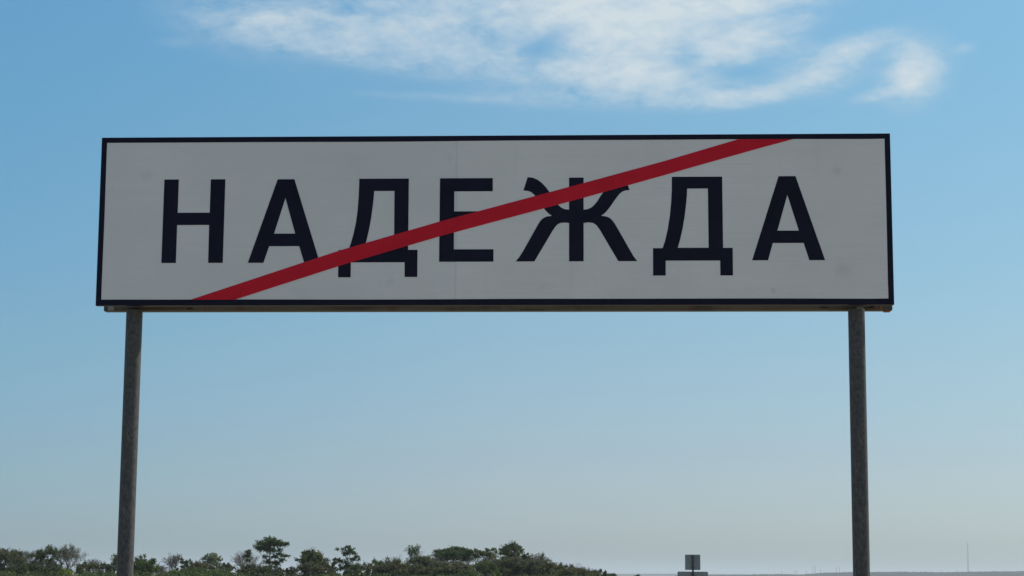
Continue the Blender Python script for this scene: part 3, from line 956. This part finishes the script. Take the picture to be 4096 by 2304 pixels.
T = [  # name, label, category, x, width, top, distance, kind, leaves, density, pads
    ('shrubby_tree', 'brown dense tree cut off by the left edge of the photo', 'tree', 20, 190, 2192, 300, 'round', 'brown', 1.2, None),
    ('slender_tree', 'thin little tree with one dark leaf tuft at its top near the left edge', 'tree', 82, 44, 2206, 292, 'pads', 'dark', 1, [(0, .97, .5, .4), (.1, .86, .4, .4), (-.1, .74, .6, .5), (.1, .60, .8, .6), (0, .45, .9, .7)]),
    ('bare_tree', 'wispy bare treetop behind the slender tree near the left edge', 'tree', 95, 110, 2196, 318, 'bare', 'grey', 0.05, None),
    ('leafy_tree', 'broad gappy green tree left of the leafless domed tree', 'tree', 192, 165, 2177, 300, 'round', 'dark', 0.75, None),
    ('bare_tree', 'domed leafless grey tree standing up right of the broad gappy green tree', 'tree', 272, 118, 2170, 296, 'bare', 'brown', 0.9, None),
    ('shrub', 'dark shrub below the slender tree at the left', 'shrub', 110, 150, 2250, 282, 'mass', 'dark', 1, None),
    ('shrub', 'dark green shrub below the broad gappy tree', 'shrub', 205, 170, 2252, 284, 'mass', 'dark', 1.1, None),
    ('shrub', 'bright yellow-green shrub low under the leafless domed tree', 'shrub', 262, 62, 2277, 262, 'mass', 'bright', 0.6, None),
    ('shrub', 'olive shrub between the yellow-green shrub and the left post', 'shrub', 352, 110, 2247, 290, 'mass', 'olive', 0.9, None),
    ('bare_tree', 'low leafless bush above the olive shrub left of the left post', 'tree', 375, 90, 2232, 300, 'bare', 'grey', 0.08, None),
    ('shrub', 'dark shrub just left of the left steel post', 'shrub', 425, 80, 2254, 284, 'mass', 'dark', 0.8, None),
    ('slender_tree', 'narrow dark treetop peeking out at the left side of the left post', 'tree', 462, 42, 2216, 292, 'pads', 'olive', 1, [(0, .95, .6, .5), (0, .82, .8, .5), (.1, .68, .8, .6), (-.1, .5, 1, .8)]),
    ('leafy_tree', 'compact fresh green tree right beside the left steel post', 'tree', 582, 122, 2218, 286, 'round', 'green', 1.5, None),
    ('shrub', 'green shrub half hidden behind the left steel post', 'shrub', 520, 90, 2240, 284, 'mass', 'green', 0.9, None),
    ('bare_tree', 'faint low leafless scrub in the gap right of the compact green tree', 'tree', 648, 80, 2258, 306, 'bare', 'grey', 0.10, None),
    ('bare_tree', 'pale leafless tree with a forked crown right of the gap in the trees', 'tree', 703, 92, 2207, 298, 'bare', 'grey', 0.08, None),
    ('leafy_tree', 'small dark green tree right behind the pale forked leafless tree', 'tree', 742, 74, 2230, 294, 'round', 'dark', 0.6, None),
    ('shrub', 'brownish shrub right of the pale forked leafless tree', 'shrub', 790, 150, 2247, 288, 'mass', 'brown', 1.1, None),
    ('shrub', 'long olive shrub at the very bottom below the pale airy tree', 'shrub', 800, 250, 2272, 270, 'mass', 'green', 1.2, None),
    ('leafy_tree', 'pale airy grey-green tree between two brown shrubs', 'tree', 846, 104, 2210, 300, 'pads', 'grey', 0.6, [(-.05, .97, .18, .12), (.25, .95, .15, .1), (-.35, .9, .3, .16), (.2, .9, .4, .18), (-.1, .82, .5, .2), (.5, .82, .35, .16), (-.65, .8, .25, .12), (.85, .78, .2, .1), (0, .7, .6, .25), (-.5, .62, .4, .2), (.5, .6, .5, .25)]),
    ('shrub', 'rounded dark shrub right of the pale airy tree', 'shrub', 908, 66, 2253, 292, 'mass', 'olive', 0.8, None),
    ('bare_tree', 'wide thin leafless tree left of the tallest acacia', 'tree', 985, 135, 2198, 302, 'bare', 'grey', 0.06, None),
    ('slender_tree', 'slim tree with a dark leaf tuft inside the wide leafless tree', 'tree', 992, 38, 2200, 298, 'pads', 'dark', 1, [(-.1, .96, .8, .3), (.3, .91, .6, .3), (0, .82, .8, .5), (0, .7, .7, .4)]),
    ('acacia_tree', 'tallest tree, an acacia with flat layered branches against the sky', 'tree', 1086, 142, 2147, 296, 'pads', 'dark', 1, LOC),
    ('shrub', 'dark purplish shrub at the foot of the tallest acacia', 'shrub', 1010, 130, 2254, 284, 'mass', 'brown', 1.0, None),
    ('shrub', 'dark green shrub under the right side of the tallest acacia', 'shrub', 1075, 120, 2258, 280, 'mass', 'dark', 1.0, None),
    ('leafy_tree', 'round bushy tree with twiggy top right of the tallest acacia', 'tree', 1246, 140, 2193, 292, 'round', 'olive', 1.4, None),
    ('shrub', 'loose shrub at the left foot of the round bushy tree', 'shrub', 1165, 70, 2268, 286, 'mass', 'dark', 0.6, None),
    ('shrub', 'brown green shrub under the round bushy tree', 'shrub', 1258, 150, 2245, 280, 'mass', 'brown', 1.1, None),
    ('acacia_tree', 'small layered acacia leaning left with a visible dark trunk', 'tree', 1388, 106, 2180, 290, 'pads', 'dark', 1, LOC2),
    ('shrub', 'dark bush left of the small layered acacia trunk', 'shrub', 1338, 60, 2236, 296, 'round', 'dark', 0.5, None),
    ('shrub', 'green bush right below the small layered acacia', 'shrub', 1420, 90, 2252, 284, 'mass', 'green', 1.0, None),
    ('shrub', 'brown shrub at the left start of the dense wooded rise', 'shrub', 1478, 110, 2250, 288, 'mass', 'brown', 1.2, None),
    ('shrub', 'green topped bush on the lower left of the dense wooded rise', 'shrub', 1518, 80, 2236, 298, 'round', 'green', 0.8, None),
    ('shrub', 'pale green shrub next to the green topped bush on the rise', 'shrub', 1566, 90, 2226, 302, 'round', 'grey', 0.7, None),
    ('shrub', 'wide brown bush in front below the twiggy plume tree', 'shrub', 1610, 190, 2238, 288, 'mass', 'brown', 1.6, None),
    ('bare_tree', 'feathery twiggy plume sticking up from the wooded rise', 'tree', 1656, 80, 2178, 304, 'pads', 'grey', 0.42, [(-.45, .90, .45, .40), (.05, .93, .40, .36), (.50, .90, .45, .40), (-.1, .84, .6, .45), (.25, .78, .55, .45), (-.3, .76, .5, .45), (0, .68, .6, .5)]),
    ('leafy_tree', 'grey brown tree under the feathery plume', 'tree', 1690, 170, 2216, 300, 'round', 'brown', 1.5, None),
    ('acacia_tree', 'flat topped green acacia spreading in the middle of the rise', 'tree', 1816, 165, 2187, 306, 'pads', 'dark', 1, LOC3),
    ('shrub', 'large dark brown bush below the flat topped acacia', 'shrub', 1790, 230, 2240, 288, 'mass', 'brown', 1.8, None),
    ('acacia_tree', 'rusty olive tree with small clumps between the flat acacia and the highest bush', 'tree', 1940, 120, 2192, 304, 'pads', 'olive', 1, LOC4),
    ('shrub', 'bright green bush in front of the wooded rise, lit from the right', 'shrub', 1950, 115, 2240, 276, 'mass', 'green', 1.6, None),
    ('shrub', 'low green bush at the bottom edge below the bright green bush', 'shrub', 1880, 110, 2280, 268, 'mass', 'green', 1.0, None),
    ('leafy_tree', 'highest dense brown-green tree at the right end of the rise', 'tree', 2044, 122, 2166, 300, 'round', 'olive', 2.2, None),
    ('leafy_tree', 'broad brown tree filling in below the highest dense tree', 'tree', 2040, 190, 2222, 290, 'mass', 'brown', 2.0, None),
    ('shrub', 'small pointed bush on the right shoulder of the highest tree', 'shrub', 2106, 70, 2212, 300, 'round', 'brown', 0.9, None),
    ('bare_tree', 'sparse twiggy tree on the slope right of the highest tree', 'tree', 2160, 84, 2208, 298, 'bare', 'dark', 0.55, None),
    ('shrub', 'brown bush below the sparse twiggy tree on the slope', 'shrub', 2150, 160, 2232, 288, 'mass', 'brown', 1.5, None),
    ('shrub', 'dark green rounded bush right of the sparse twiggy tree', 'shrub', 2226, 96, 2244, 298, 'round', 'olive', 0.8, None),
    ('shrub', 'grey twiggy bush near the low end of the wooded slope', 'shrub', 2278, 84, 2254, 300, 'round', 'brown', 0.7, None),
    ('shrub', 'low wide bush where the slope runs out to the right', 'shrub', 2285, 200, 2262, 296, 'mass', 'brown', 1.4, None),
    ('shrub', 'low bush near the right end of the tree belt', 'shrub', 2350, 110, 2280, 298, 'mass', 'olive', 0.8, None),
    ('shrub', 'last ragged dark bush at the right end of the tree belt', 'shrub', 2398, 80, 2277, 305, 'mass', 'dark', 0.8, None),
    ('shrub', 'last tiny low bush before the open ground, right of the ragged dark bush', 'shrub', 2440, 60, 2293, 310, 'mass', 'dark', 0.6, None),
    ('shrub', 'tiny dark bush top alone in the open ground left of the small signs', 'shrub', 2548, 30, 2299, 330, 'mass', 'dark', 0.6, None),
]
for i, (nm, lb, ct, x, wd, yt, D, kd, mt, dn, pd) in enumerate(T):
    tree(nm, lb, ct, x, wd, yt, D, kd, mt, 100 + i, dn, pd)

# low scrub along the foot of the tree belt
rng = np.random.default_rng(77)
C_ = []
for i in range(1100):
    yy = rng.uniform(248, 330)
    xx = rng.uniform(-0.34, 0.055) * yy
    hh = rng.uniform(0.9, 1.9)
    n_ = 55
    C_.append(np.stack([rng.normal(xx, 0.7, n_), rng.normal(yy, 0.7, n_), rng.uniform(0, hh, n_)], axis=1))
V, F = leaves_arrays(rng, np.concatenate(C_), 0.15)
sb = from_arrays('low_scrub', V, F, LM['dark'])
sb['kind'] = 'stuff'
tag(sb, 'low dark scrub covering the ground along the foot of the tree belt', 'scrub')

# ---------------------------------------------------------------- haze
m = bpy.data.materials.new('haze_air')
m.use_nodes = True
ht = m.node_tree
ht.nodes.clear()
ho = ht.nodes.new('ShaderNodeOutputMaterial')
pv = ht.nodes.new('ShaderNodeVolumePrincipled')
pv.inputs['Color'].default_value = (0.80, 0.86, 0.91, 1)
pv.inputs['Density'].default_value = 8.5e-5
pv.inputs['Anisotropy'].default_value = 0.2
ht.links.new(pv.outputs[0], ho.inputs['Volume'])
bm = bmesh.new()
add_box(bm, (-30000, -12000, -3), (30000, 30000, 110))
hz = from_bm('haze', bm, m)
hz['kind'] = 'stuff'
